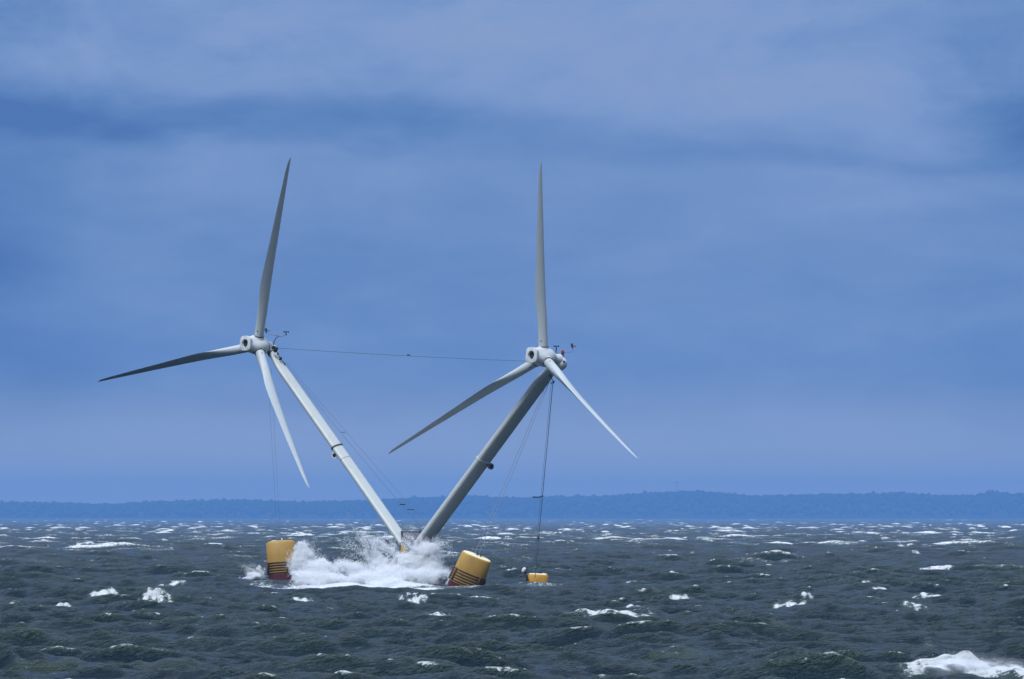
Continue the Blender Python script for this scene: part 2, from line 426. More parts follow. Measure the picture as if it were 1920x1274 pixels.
def sea_fields(x, y):
    """displaced position plus foam and thin-crest green for flat coordinates x, y"""
    z, dx, dy, XX, YY, XY, JA, HB, HC = wind_sea(x, y)
    ch = chp
    J = (1 - ch * XX) * (1 - ch * YY) - (ch * XY) ** 2
    gust = TILES[0].sample(x * 0.41 + 37, y * 0.29 + 11)[0] * 1.1
    far = np.clip((y - 250) / 500, 0, 1)
    foam = np.clip((0.38 + 0.22 * far + 0.28 * gust - J) * 2.1, 0, 1)
    foam = np.maximum(foam, np.clip((0.06 + 0.31 * far + 0.22 * gust - JA) * 1.6 + 0.9 * HB * far, 0, 1) * np.clip(0.55 + 0.45 * far, 0, 1))
    foam = np.maximum(foam, np.clip((HC - 0.050) * 11, 0, 0.5) * (HB > 0.05) * np.clip(1.3 - y / 600, 0, 1))     # glints of light on the ripple tops, painted in as foam flecks
    green = np.clip((0.85 - J) * 0.9, 0, 0.6) * np.clip(z * 2 + 0.3, 0, 1)
    Z_, F_, G_ = z, foam, green
    for n, (px, py, wpx, hh, fm) in enumerate(CRESTS):
        Y0 = RIDE[n]
        X0 = (px - CX) * Y0 / F; w = wpx * Y0 / F / 2
        i0, i1 = np.searchsorted(y, (Y0 - 9 - w, Y0 + 12 + w))
        idx = i0 + np.nonzero(np.abs(x[i0:i1] - X0) < w * 2.0)[0]
        rx = x[idx] - X0; hb = HB[idx]
        wob = 0.17 * w * np.sin(rx / w * 2.1 + n) + 0.06 * np.sin(rx * 3.1 + n * 2) + 0.2 * hb
        ry = (y[idx] - Y0) + rx * 0.25 * math.sin(n * 1.7) + wob           # negative is the near, steep face
        wid_b = 1.5 + 0.35 * w; wid_f = 0.75 + 0.12 * w
        prof = np.where(ry < 0, np.exp(-(ry / wid_f) ** 2), np.exp(-(ry / wid_b) ** 2))
        lat = np.exp(-(np.abs(rx) / w) ** 3)
        rag = 1 + 0.25 * np.sin(rx * 5.3 / max(w, .4) + n) + 0.15 * np.sin(rx * 13 / max(w, .4) + 2 * n)
        Z_[idx] += hh * prof * lat * rag * 0.52 * (1 + 1.2 * hb)
        if fm > 1.4: Z_[idx] += prof * lat * (1.6 * HC[idx] + .5 * hb)
        ragf = np.clip(0.9 + 0.3 * np.sin(rx * 9 / max(w, .4) + 3 * n), 0, 1.2) * np.clip(0.8 + 2.0 * hb, 0.3, 1.1)
        core = np.exp(-((ry - 0.1) / (0.28 + 0.08 * w)) ** 2); trail = 0.42 * np.exp(-(np.clip(ry, 0, None) / (0.8 + 0.5 * w)) ** 2) * (ry > 0)
        if fm > 1.4: core = np.maximum(core, 0.85 * (ry < 0) * np.exp(-(ry / 1.7) ** 2))     # the whole front is white on the big breaker
        F_[idx] = np.maximum(F_[idx], np.clip(fm * np.maximum(core, trail) * lat * ragf * (1.35 if fm > .5 else 1.2), 0, .86 if fm < 1.4 else .90))
        G_[idx] = np.maximum(G_[idx], 0.8 * prof * lat * (ry < 0.1) * (0.35 + 0.65 * (fm < 0.5)))
    # churned foam carpet under the splash, with its ragged near edge
    def pxy(px, Y): return (px - CX) * Y / F
    u = (x - pxy(690, 288)) / 3.4; v = (y - 288 + 2.6 * np.sin(x * 1.9 + 1) + 1.6 * np.sin(x * 4.3)) / 12.0
    c1 = np.exp(-(u ** 2 + v ** 2) ** 1.6) * np.clip(0.85 + 3.2 * HB, 0.25, 1.2)
    u2 = (x - pxy(475, 292)) / 0.9; v2 = (y - 293) / 7.0
    c2 = np.exp(-(u2 ** 2 + v2 ** 2) ** 1.5)
    u3 = (x - pxy(885, 292)) / 0.8; v3 = (y - 291) / 2.4; c3 = 0.55 * np.exp(-(u3 ** 2 + v3 ** 2) ** 1.5)
    u4 = (x - pxy(1010, 299)) / 1.2; v4 = (y - 298) / 3; c4 = 0.45 * np.exp(-(u4 ** 2 + v4 ** 2) ** 1.5)
    foam = np.maximum(foam, np.maximum.reduce([1.15 * c1, 0.9 * c2, c3, c4]))
    zt = -0.22 * np.exp(-((x - pxy(640, 284)) / 3.4) ** 4 - ((y - 278) / 11.0) ** 4) - 0.10 * np.exp(-((x - pxy(520, 300)) / 2.2) ** 2 - ((y - 300) / 6.0) ** 2)
    z = z + zt + 0.12 * c1 * (1 + 0.5 * np.sin(x * 2.3 + y * 0.4))
    return x + ch * dx, y + ch * dy, z, np.clip(foam, 0, 1.3), np.clip(green, 0, 1)


RIDE = settle()
_b = [c[0] for c in CRESTS]; RIDE[_b.index(1905)] = RIDE[_b.index(1800)] - .35      # one breaker, two humps


def build_sea():
    ys = [-260.0, -120, -60, -20]; y = 0.0
    while y < 96: ys.append(y); y += 2.5
    while y < 19500:
        ys.append(y); y += 0.085 if y < 190 else max(0.125, 0.125 * (y / 330.0) ** 2.0)
        if y > 3000: y += 25 + (y - 3000) * 0.01
    ys = np.array(ys)
    fine = np.linspace(-0.0755, 0.0755, 680)
    out = 0.0755 * (1.075 ** np.arange(1, 48)); out = out[out < 2.2]
    ts = np.concatenate([-out[::-1], fine, out])
    Yg, Tg = np.meshgrid(ys, ts, indexing='ij')
    Xg = Tg * np.maximum(Yg + 14.0, 40.0)
    Xg = np.where(Yg < 0, Tg * 400.0, Xg)
    x, y = Xg.ravel(), Yg.ravel()
    px, py, z, foam, green = sea_fields(x, y)
    coarse = (np.abs(Tg.ravel()) > 0.085) | (y < 96)
    damp = np.where(coarse, 0.6, 1.0)
    wide = np.abs(Tg.ravel()) > 0.13; foam = np.where(wide, 0, foam); green = np.where(wide, 0, green)
    px = np.where(coarse, x, px); py = np.where(coarse, y, py); z = z * damp
    v = np.stack([px, py, z], 1)
    nr, nc = Yg.shape
    a = np.arange(nr * nc).reshape(nr, nc)
    f = np.stack([a[:-1, :-1], a[:-1, 1:], a[1:, 1:], a[1:, :-1]], -1).reshape(-1, 4)
    me = fast_mesh('sea', v, f)
    for nm, d in (('foam', foam), ('green', green)):
        at_ = me.attributes.new(nm, 'FLOAT', 'POINT'); at_.data.foreach_set('value', d.astype(np.float32))
    o = link('sea', me, sea_material()); tag(o, kind='structure')
    print('sea verts', len(v))


build_sea()


# ------------------------------------------------------------------ far shore
def build_shore():
    prof = [(-900, 940), (-300, 944), (0, 942), (100, 943), (200, 946), (300, 941), (440, 938), (520, 940), (560, 942), (700, 938), (800, 933),
            (880, 930), (960, 934), (1060, 931), (1150, 930), (1220, 924), (1300, 921), (1360, 925), (1420, 930), (1500, 928), (1560, 927), (1680, 924),
            (1715, 926), (1760, 930), (1830, 929), (1862, 923), (1900, 926), (2100, 924), (2500, 930), (2900, 935)]
    PX = np.array([p[0] for p in prof], float); PY = np.array([p[1] for p in prof], float)
    Y0 = 18000.0; nx, ny = 420, 26
    rng = np.random.default_rng(5)
    def ridge(X):
        return (EYE - np.interp(X / Y0 * F + CX, PX, PY)) / F * Y0 + H
    xs = np.linspace(-5600, 5600, nx); t = np.linspace(0, 1, ny)
    X, T = np.meshgrid(xs, t, indexing='ij')
    top = ridge(xs)[:, None] - 11
    wob = 90 * np.sin(X / 810) + 52 * np.sin(X / 257 + 1)
    Yy = Y0 - 420 + wob * (1 - T) + T * 900
    hh = np.where(T < 0.47, np.sin(T / 0.47 * np.pi / 2) ** 0.7, 1 - 0.5 * (T - 0.47) / 0.53)
    Z = -0.5 + (top + 0.5) * hh
    v = np.stack([X.ravel(), Yy.ravel(), Z.ravel()], 1)
    a = np.arange(nx * ny).reshape(nx, ny)
    f = np.stack([a[:-1, :-1], a[1:, :-1], a[1:, 1:], a[:-1, 1:]], -1).reshape(-1, 4)
    m, tt, p, out = mat_new('far_hill_ground')
    n = tt.noise(tt.node('ShaderNodeNewGeometry').outputs['Position'], 0.02, 5, 0.6)
    tt.l.new(tt.mix(n, (0.010, 0.020, 0.012, 1), (0.028, 0.036, 0.018, 1)), p.inputs['Base Color']); p.inputs['Roughness'].default_value = 0.95
    tag(link('hills', fast_mesh('hills', v, f), m), kind='structure')
    # woodland: thousands of ragged crowns over the slope and along the ridge
    bm = bmesh.new(); bmesh.ops.create_icosphere(bm, subdivisions=2, radius=1.0)
    bv = np.array([q.co[:] for q in bm.verts]); bf = np.array([[q.index for q in g.verts] for g in bm.faces]); bm.free()
    N = 16000
    cx = rng.uniform(-2700, 2700, N); tv = np.where(rng.random(N) < 0.45, rng.uniform(0.40, 0.60, N), rng.uniform(0.02, 0.5, N))
    hh = np.where(tv < 0.47, np.sin(tv / 0.47 * np.pi / 2) ** 0.7, 1 - 0.5 * (tv - 0.47) / 0.53)
    gz = -0.5 + (ridge(cx) - 11 + 0.5) * hh; gy = Y0 - 420 + (90 * np.sin(cx / 810) + 52 * np.sin(cx / 257 + 1)) * (1 - tv) + tv * 900
    r = rng.uniform(3.2, 6.5, N); hs = r * rng.uniform(0.8, 1.35, N)
    big = np.exp(-((cx - (1862 - CX) / F * Y0) / 20) ** 2) * (rng.random(N) < 0.7); hs *= 1 + 0.5 * big
    cz = gz + 5.0 + rng.normal(0, 1.6, N) * (tv > 0.38)
    V = bv[None] * np.stack([r, r, hs], 1)[:, None] * (1 + rng.normal(0, 0.10, (N, len(bv), 1))) + np.stack([cx, gy, cz], 1)[:, None]
    Fc = bf[None] + (np.arange(N) * len(bv))[:, None, None]
    m, tt, p, out = mat_new('far_foliage')
    n = tt.noise(tt.node('ShaderNodeNewGeometry').outputs['Position'], 0.08, 4, 0.7)
    tt.l.new(tt.mix(n, (0.010, 0.020, 0.012, 1), (0.028, 0.036, 0.018, 1)), p.inputs['Base Color']); p.inputs['Roughness'].default_value = 0.9
    o = link('forest', fast_mesh('forest', V.reshape(-1, 3), Fc.reshape(-1, 3)), m)
    tag(o, 'dark wooded shore across the bay, treeline fading to blue', 'forest', kind='stuff')
    # radio mast on the ridge
    Ym = Y0 + 30; b = at(1269, 926, Ym); t_ = at(1269, 903, Ym)
    e = empty('radio_mast', (b.x, b.y, b.z - 8)); tag(e, 'thin lattice mast with a crossbar above the far wooded ridge', 'mast')
    mb = MB(); hgt = t_.z - b.z + 8
    steel = paint('mast_steel', (0.12, 0.13, 0.15), 0.6, 0.2)
    base = Vector((b.x, b.y, b.z - 8)); w = 1.4
    for sx, sy in ((-1, -1), (1, -1), (1, 1), (-1, 1)):
        mb.tube([base + Vector((sx * w, sy * w, 0)), base + Vector((sx * w * .6, sy * w * .6, hgt))], 0.36, 5)
    nst = 9
    for i in range(nst):
        z0, z1 = hgt * i / nst, hgt * (i + 1) / nst; k0, k1 = 1 - .4 * i / nst, 1 - .4 * (i + 1) / nst
        for (ax, ay), (bx, by) in (((-1, -1), (1, -1)), ((1, -1), (1, 1)), ((1, 1), (-1, 1)), ((-1, 1), (-1, -1))):
            mb.tube([base + Vector((ax * w * k0, ay * w * k0, z0)), base + Vector((bx * w * k1, by * w * k1, z1))], 0.18, 4)
    mb.build('lattice', steel, e)
    mb = MB(); mb.tube([t_ + Vector((-6, 0, -2.2)), t_ + Vector((6, 0, -2.2))], 0.6, 6); mb.tube([t_ + Vector((0, 0, -2.5)), t_ + Vector((0, 0, 2))], 0.3, 6)
    for sx in (-6, 6): mb.tube([t_ + Vector((sx, 0, -4)), t_ + Vector((sx, 0, -.3))], 0.7, 6)
    mb.build('crossbar', steel, e)


build_shore()

# ------------------------------------------------------------------ the floating twin-rotor platform
PLAT = empty('floating_wind_platform', tuple(at(772, 1040, 300)))
tag(PLAT, 'twin-rotor floating wind turbine, two pale towers in a V on yellow floats in surf', 'wind turbine')
AZ, EL = 0.766, 0.107
NA = Vector((-math.sin(AZ) * math.cos(EL), -math.cos(AZ) * math.cos(EL), math.sin(EL)))


def blade(center, root_r, tip, n, hub, pitch, twist, bend):
    """tapered, twisted airfoil with a round root; the trailing edge points to the nose side (parked)"""
    a = (tip - center); Lt = a.length; a.normalize()
    c0 = (n - a * n.dot(a)).normalized(); t0 = a.cross(c0)
    st = [(0.0, .185, 1.0, 0), (.02, .185, 1.0, 0), (.06, .184, .98, 0), (.11, .195, .88, .15), (.165, .217, .72, .4), (.21, .24, .56, .7), (.255, .262, .44, 1), (.30, .268, .37, 1),
          (.36, .258, .31, 1), (.44, .236, .27, 1), (.54, .205, .25, 1), (.65, .175, .23, 1), (.75, .147, .21, 1), (.85, .115, .20, 1),
          (.92, .094, .18, 1), (.965, .070, .18, 1), (.988, .043, .18, 1), (1.0, .012, .2, 1)]   # span, half chord, thickness ratio, airfoil
    rings = []; N = 28
    for s, hc, th, af in st:
        ang = pitch + twist * (1 - s) ** 1.5 * min(1, s * 8)
        c = c0 * math.cos(ang) + t0 * math.sin(ang); t = -c0 * math.sin(ang) + t0 * math.cos(ang)
        o = center + a * (root_r + (Lt - root_r) * s) + c0 * (bend * math.sin(math.pi * s))
        off = hc - 0.185 * (1 - .9 * s) if s > .05 else 0.0            # leading edge kept straight
        ring = []
        for k in range(N):
            q = 2 * math.pi * k / N; x = math.cos(q); y = math.sin(q)
            ya = y * (0.5 * (1 - x)) ** 0.45 * 1.25 + 0.10 * (1 - x * x)
            yy = y * (1 - af) + ya * af
            ring.append(o + c * (x * hc + off) + t * (yy * hc * th))
        rings.append(ring)
    mb = MB(); mb.loft(rings); b = mb.build('blade', M_BLADE, hub)
    return a


def turbine(side, hub_px, Yh, tips, tipY, base_px, baseY, chord_ang, d_join, ball_r, ball_d, ball_drop, fa, fb):
    hc = at(*hub_px, Yh); n = NA
    e1 = n.cross(Vector((0, 0, 1))).normalized(); e2 = e1.cross(n).normalized()
    # hub body: rounded spinner with a flanged, open nose
    mb = MB()
    mb.revolve(hc, n, [(-.40, .20), (-.39, .30), (-.30, .36), (-.12, .385, 2, .03), (.06, .385, 2, .08), (.20, .36, 2, .12), (.34, .30, 2, .13), (.46, .255, 2, .08), (.58, .23, 2, 0)], 48, ref=e2, caps=False)
    hub = mb.build('hub', M_HUB, PLAT)
    mb = MB(); mb.revolve(hc, n, [(.58, .01), (.585, .158)], 24, caps=False); mb.build('nose_opening', M_DARK, hub)
    mb = MB()  # triangular fairing web between nose and blade roots
    mb.revolve(hc, n, [(.42, .20, 3.0), (.54, .255, 3.5), (.665, .30, 4.0), (.68, .285, 4.0), (.685, .17, 2.0), (.50, .155, 2.0)], 32, ref=e2, caps=False)
    mb.build('nose_flange', M_HUB, hub)
    ci = at(*hub_px, Yh)
    for (tp, ty, pitch, twist, bend) in tips:
        tpt = at(*tp, ty); ax = (tpt - ci).normalized()
        mb = MB(); mb.revolve(ci, ax, [(.15, .235), (.33, .225), (.375, .205)], 28, caps=False); mb.build('blade_socket', M_HUB, hub)
        mb = MB(); mb.revolve(ci, ax, [(.365, .20), (.37, .212), (.405, .212), (.41, .19)], 28, caps=False); mb.build('root_seal', M_SEAL, hub)
        blade(ci, .385, tpt, n, hub, pitch, twist, bend)
        # the small dark port near each root
        sv = (Vector((0, -1, 0)) - ax * ax.dot(Vector((0, -1, 0)))).normalized(); sv = (sv + ax.cross(sv) * (-.45)).normalized()
        pp = ci + ax * .62 + sv * .178
        mb = MB(); mb.revolve(pp, sv, [(0, .028), (.016, .028), (.018, .015)], 10); mb.build('root_port', M_DARK, hub)
    # nacelle
    j = hc - n * d_join - Vector((0, 0, ball_drop * .5))
    mb = MB()
    mb.revolve(hc, -n, [(.38, .10), (.39, .24), (.42, .26), (.55, .25), (.58, .20), (d_join - .1, .21), (d_join + .05, .235)], 28, caps=True)
    k = ball_r; bc = hc - n * ball_d - Vector((0, 0, ball_drop))
    mb.revolve(bc, -n, [(-k, .02)] + [(-k * math.cos(t), k * math.sin(t)) for t in [i * math.pi / 14 for i in range(2, 13)]] + [(k, .015)], 28)
    nac = mb.build('nacelle', M_HUB, PLAT)
    mb = MB(); mb.revolve(hc, -n, [(.40, .26), (.405, .275), (.44, .275), (.445, .25)], 28, caps=False); mb.build('bearing_ring', M_SEAL, nac)
    toc = Vector((0.15, -1, .25)).normalized(); toc = (toc - n * toc.dot(n)).normalized()
    pv = bc + n * .06 + toc * (ball_r * .93)
    mb = MB(); mb.revolve(pv, toc, [(-.03, .05), (.02, .05), (.03, .035)], 14); mb.build('vent', M_DARK, nac)
    # tower: streamlined section lofted from the neck to the foot
    base = at(*base_px, baseY); t = (base - j); Lw = t.length; t.normalize()
    cdir = (n - t * n.dot(t)).normalized(); u = cdir * math.cos(chord_ang) + t.cross(cdir) * math.sin(chord_ang); w = t.cross(u)
    sec = [(.0, .16, .16, 0), (.18, .165, .165, 0), (.34, .165, .165, 0), (.60, .19, .175, .015), (.95, .235, .18, .04), (1.25, .25, .182, .05), (2.0, .25, .185, .05),
           (4, .255, .188, .05), (6, .26, .192, .05), (8, .262, .195, .05), (Lw, .265, .2, .05), (Lw + .25, .265, .2, .05)]
    sec = [(h, ra * (fa if h > .5 else 1), rb * (fb if h > .5 else 1), off) for h, ra, rb, off in sec]
    def se(q, e=2 / 2.7): return math.copysign(abs(math.cos(q)) ** e, math.cos(q)), math.copysign(abs(math.sin(q)) ** e, math.sin(q))
    rings = []
    for h, ra, rb, off in sec:
        rings.append([j + t * h + u * (ra * se(q)[0] + off) + w * rb * se(q)[1] for q in (2 * math.pi * i / 36 for i in range(36))])
    mb = MB(); mb.loft(rings); tow = mb.build('tower', M_WHITE, PLAT)
    def band(h, hgt, mat, nm, extra=.012):
        mb = MB(); rr = []
        for dh, ex in ((0, -.01), (0.002, extra), (hgt, extra), (hgt + .002, -.01)):
            hh = h + dh; i = max(k for k in range(len(sec)) if sec[k][0] <= hh); a, b = sec[i], sec[min(i + 1, len(sec) - 1)]
            q_ = 0 if b[0] == a[0] else (hh - a[0]) / (b[0] - a[0])
            ra, rb, off = [a[k] + (b[k] - a[k]) * q_ for k in (1, 2, 3)]
            rr.append([j + t * hh + u * ((ra + ex) * se(q)[0] + off) + w * (rb + ex) * se(q)[1] for q in (2 * math.pi * i2 / 36 for i2 in range(36))])
        mb.loft(rr, caps=False); mb.build(nm, mat, tow)
    band(.28, .05, M_SEAL if side < 0 else M_GREY, 'neck_ring', .014)
    return dict(hub=hub, nac=nac, tow=tow, hc=hc, j=j, base=base, t=t, L=Lw, u=u, w=w, band=band, n=n)


tipsL = [((545, 296), 302.8, R(2), R(-4), .0), ((184, 716), 309.2, R(14), R(3), .0), ((580, 915), 300.0, R(-3), R(-6), .06)]
tipsR = [((1015, 303), 295.6, R(2), R(-4), .0), ((728, 852), 299.5, R(3), R(3), -.02), ((1196, 860), 290.3, R(-5), R(-16), .06)]
TL = turbine(-1, (482, 648), 305.0, tipsL, 0, (753, 1008), 300.9, R(22), .62, .14, .92, 0.0, .90, .60)
TR = turbine(1, (1018.5, 670), 296.0, tipsR, 0, (797, 1014), 300.1, R(0), .80, .27, .96, .13, 1.38, .82)


def along(T, f): return T['j'] + T['t'] * (T['L'] * f)


TL['band'](TL['L'] * .524, .05, M_SEAL, 'collar', .03)
TL['band'](TL['L'] * .588, .02, M_GREY, 'seam', .006)
TR['band'](TR['L'] * .545, .035, M_HUB, 'collar', .03)


def floodlight(T, f, px, py, shell, kind):
    p0 = along(T, f); p = at(px, py, p0.y - .05)
    mb = MB(); mb.tube([p0 + (p - p0) * .35, p + Vector((0, 0, .06))], .022, 8); mb.tube([p + Vector((0, 0, .10)), p + Vector((0, 0, -.02))], .03, 8)
    a = mb.build('lamp_bracket', M_DARK, T['tow'])
    mb = MB(); ax = Vector((-.5 if kind else .6, -.75, -.1))
    mb.revolve(p, ax, [(-.12, .03), (-.10, .09), (-.02, .12), (.05, .125), (.05, .085), (.03, .08)], 20)
    l = mb.build('floodlight', shell, T['tow'])
    mb = MB(); mb.revolve(p, ax, [(.02, .04), (.052, .08), (.056, .03)], 16); mb.build('lamp_glass', M_DARK, l)


floodlight(TL, .54, 628, 854, M_BUOY, True)
floodlight(TR, .57, 920, 875, M_GREY, False)


def weather_gear(T, Y, post, arm_pts, vane, cup, beacon=None, box=None):
    nac = T['nac']
    mb = MB(); mb.tube([at(x, y, Y) for x, y in post], .018, 8); mb.build('instrument_mast', M_DARK, nac)
    mb = MB(); mb.tube([at(x, y, Y) for x, y in arm_pts], .014, 8); mb.build('crossarm', M_GREY, nac)
    v = at(*vane, Y); mb = MB()
    mb.tube([v + Vector((0, 0, -.10)), v], .03, 8); mb.tube([v + Vector((-.02, 0, 0)), v + Vector((.14, 0, -.02))], .014, 6)
    mb.box(v + Vector((-.02, 0, .03)), (.045, 0, 0), (0, .008, 0), (0, 0, .065)); mb.build('wind_vane', M_DARK, nac)
    c = at(*cup, Y); mb = MB(); mb.tube([c + Vector((0, 0, -.15)), c + Vector((0, 0, .01))], .02, 8)
    for k in range(3):
        d = Vector((math.cos(2.1 * k + .4), math.sin(2.1 * k + .4), 0))
        mb.tube([c, c + d * .085], .009, 6)
        mb.revolve(c + d * .095, Vector((-d.y, d.x, 0)), [(-.028, .008), (-.018, .026), (.012, .034), (.014, .026)], 10)
    mb.build('cup_anemometer', M_DARK, nac)
    if beacon:
        b = at(*beacon, Y); mb = MB(); mb.revolve(b, (0, 0, 1), [(-.07, .055), (-.03, .06), (.04, .056), (.075, .03)], 16); bb = mb.build('warning_beacon', M_BEACON, nac)
        mb = MB(); mb.revolve(b, (0, 0, 1), [(-.13, .025), (-.075, .03), (-.07, .065), (-.05, .065)], 14); mb.build('beacon_foot', M_DARK, bb)
    if box:
        b = at(*box, Y); mb = MB(); mb.box(b, (.06, -.02, -.01), (.02, .05, 0), (.005, 0, .04)); mb.build('junction_box', M_DARK, nac, bevel=.006)


weather_gear(TL, 305.6, [(513, 648), (514, 640), (518, 634), (523, 631), (519, 629.5)], [(503, 626), (520, 630), (530, 631), (535, 627)], (499.5, 620), (536.5, 622.5), None, (507.5, 647.5))
weather_gear(TR, 296.9, [(1042, 671), (1042.5, 660), (1043, 655)], [(1056, 664), (1062, 660), (1070, 660.5), (1076, 656)], (1073.5, 649), (1043, 649.5), (1055, 660), (1046, 665))
mb = MB(); mb.tube([at(1057, 672, 296.9), at(1056, 663, 296.9)], .025, 8); mb.build('mast_foot', M_GREY, TR['nac'])
mb = MB(); mb.tube([at(1032, 666, 296.9), at(1047, 669, 296.9)], .014, 6); mb.build('sensor_arm', M_GREY, TR['nac'])


# small black cable clamps hanging off the tower heads
def clamps(T, pts, Y):
    mb = MB()
    for (x, y, r) in pts: mb.revolve(at(x, y, Y), (.4, -.3, .8), [(-r * 1.5, r * .6), (-r, r), (r, r), (r * 1.6, r * .5)], 10)
    mb.tube([at(x, y, Y) for x, y, r in pts], .018, 6)
    mb.build('cable_clamp', M_DARK, T['nac'])


clamps(TL, [(512, 652, .05), (517, 656, .075), (521, 664, .03), (526, 673, .05), (534, 683, .025)], 304.9)
clamps(TR, [(1031, 704, .03), (1038, 717, .035), (1033, 719, .02)], 296.2)
clamps(TR, [(1039, 681, .05), (1040, 690, .03)], 296.3)


# stays: thin wire ropes, slightly sagging
def wire(p0, p1, r, sag, name='stay_cable'):
    mb = MB(); n = 16
    mb.tube([p0.lerp(p1, i / n) - Vector((0, 0, sag * 4 * (i / n) * (1 - i / n))) for i in range(n + 1)], r, 6)
    return mb.build(name, M_WIRE, PLAT)


c = wire(at(521, 653, 305.2), at(1000, 678, 296.3), .011, .04)
mb = MB(); mb.revolve(at(766, 666.3, 300.75), (1, 0, 0), [(-.07, .01), (-.05, .035), (.05, .035), (.07, .01)], 8); mb.build('cable_joint', M_DARK, c)
wire(at(502, 690, 305.1), at(520, 1016, 305.3), .004, .0)
wire(at(508, 690, 305.1), at(526, 1016, 304.9), .004, .0)
c = wire(at(533, 680, 305.0), at(852, 1060, 302), .006, .12)
mb = MB(); mb.tube([at(749, 946.5, 302.8), at(760, 946, 302.8)], .022, 6); mb.build('cable_spreader', M_DARK, c)
mb = MB(); mb.tube([at(764, 955.5, 302.8), at(777, 956, 302.8)], .016, 6); mb.build('cable_spreader', M_DARK, c)
c = wire(at(536, 680, 305.0), at(868, 1060, 301), .006, .02)
mb = MB(); mb.tube([at(638, 811, 303.9), at(647, 811, 303.9)], .014, 6); mb.build('cable_spreader', M_WIRE, c)
wire(at(1026, 716, 296.3), at(889, 1041, 293.3), .011, .05)
wire(at(1030, 716, 296.3), at(896, 1043, 293.2), .011, .05)
c = wire(at(1037, 714, 296.4), at(1003, 1084, 299.6), .013, .03)
mb = MB(); mb.tube([at(999, 932.5, 299), at(1012, 932.5, 299), at(1018, 930, 299)], .022, 6); mb.build('cable_spreader', M_DARK, c)
mb = MB(); mb.revolve(at(1009.5, 1009, 299.4), (0, 0, 1), [(-.09, .015), (-.05, .04), (.05, .04), (.09, .015)], 8); mb.build('cable_joint', M_DARK, c)
wire(at(1034, 714, 296.4), at(1000, 1084, 300.2), .006, .03)


# yaw frame between the tower feet, standing on the yellow centre post
mb = MB(); b = at(771, 1004, 300.6)
mb.box(b, (.38, .02, -.01), (0, .30, 0), (.01, 0, .14)); fr = mb.build('foot_frame', M_GREY, PLAT, bevel=.02)
mb = MB()
for k in range(9):
    x = -.36 + .09 * k; mb.tube([b + Vector((x, -.31, -.12)), b + Vector((x + .01, -.31, -.12 - (.12, .25, .17, .3, .14, .22, .1, .26, .15)[k]))], .022, 6)
mb.build('hanging_chain', M_DARK, fr)
mb = MB(); mb.box(b + Vector((0, 0, .155)), (.40, .02, -.01), (0, .32, 0), (0, 0, .015)); mb.build('frame_deck', M_GREY, fr)
for sx in (-1, 1):
    mb = MB(); mb.box(b + Vector((sx * .36, -.3, 0)), (.04, 0, 0), (0, .02, 0), (0, 0, .18)); mb.build('side_bracket', M_DARK, fr, bevel=.008)
mb = MB(); p = at(757, 1040, 300)
mb.revolve(p, (.02, 0, 1), [(-1.6, .40), (-.6, .34), (-.2, .22), (.15, .13), (.3, .10), (.42, .09)], 24, sx=1, sy=1); cp = mb.build('centre_post', M_YEL, PLAT)
mb = MB()
for a in (0.3, 1.6, 2.9, 4.4):
    d = Vector((math.cos(a), math.sin(a), 0)); mb.box(p + d * .16 + Vector((0, 0, -.12)), d * .09, Vector((-d.y, d.x, 0)) * .012, (0, 0, .16))
mb.build('gusset', M_YEL, cp)


def float_hull(name, top, axis, half, depth, hy, red, rails, paintm, expo, label=None, dome=.05, hoops=5, posts=(), taper=1.06, rr=.022):
    ax = Vector(axis).normalized(); ref = Vector((0, 1, 0))
    def prof(lst): return [(-h, r) for h, r in lst]
    mb = MB()
    mb.revolve(top, ax, prof([(0, half - .07), (.015, half - .025), (.05, half), (hy * .5, half * (1 + (taper - 1) * .5)), (hy, half * taper)]), 56, ref=ref, sx=depth, sy=1, expo=expo)
    fl = mb.build('float', paintm, PLAT)
    if label: fl['label'] = label
    mb = MB(); mb.revolve(top, ax, prof([(hy + .002, half * taper - .004), (hy + red * .5, half * taper * .985), (hy + red, half * taper * .93)]), 56, ref=ref, sx=depth, sy=1, expo=expo)
    mb.build('antifouling_band', M_RED, fl)
    mb = MB(); mb.revolve(top, ax, [(-.02, half - .05), (.004, half - .05), (.02 + dome * .4, (half - .05) * .85), (.02 + dome, (half - .05) * .3)], 56, ref=ref, sx=depth, sy=1, expo=expo)
    mb.build('deck_plate', M_CREAM if dome < .04 else paintm, fl)
    h0, h1 = rails
    for k in range(hoops):
        h = h0 + (h1 - h0) * k / max(1, hoops - 1); mb = MB(); r = half * (1 + (taper - 1) * h / hy) + .022
        rings = []
        for q in range(8):
            a = 2 * math.pi * q / 8; rings.append((-h + rr * math.sin(a), r + rr * math.cos(a)))
        mb.revolve(top, ax, rings + [rings[0]], 56, ref=ref, sx=depth, sy=1, expo=expo, caps=False); mb.build('rail_hoop', M_RAIL, fl)
    u = (ref - ax * ref.dot(ax)).normalized(); w = ax.cross(u)
    for a in posts:
        c_, d_ = math.cos(a), math.sin(a); e = 2 / expo
        q = (u * math.copysign(abs(c_) ** e, c_) * depth + w * math.copysign(abs(d_) ** e, d_))
        mb = MB(); r0 = half * (1 + (taper - 1) * h0 / hy) + .04; r1 = half * (1 + (taper - 1) * h1 / hy) + .04
        mb.tube([top - ax * (h0 - .05) + q * r0, top - ax * (h1 + .04) + q * r1], .026, 8); mb.build('rail_post', M_RAIL, fl)
    return fl, ax, u, w


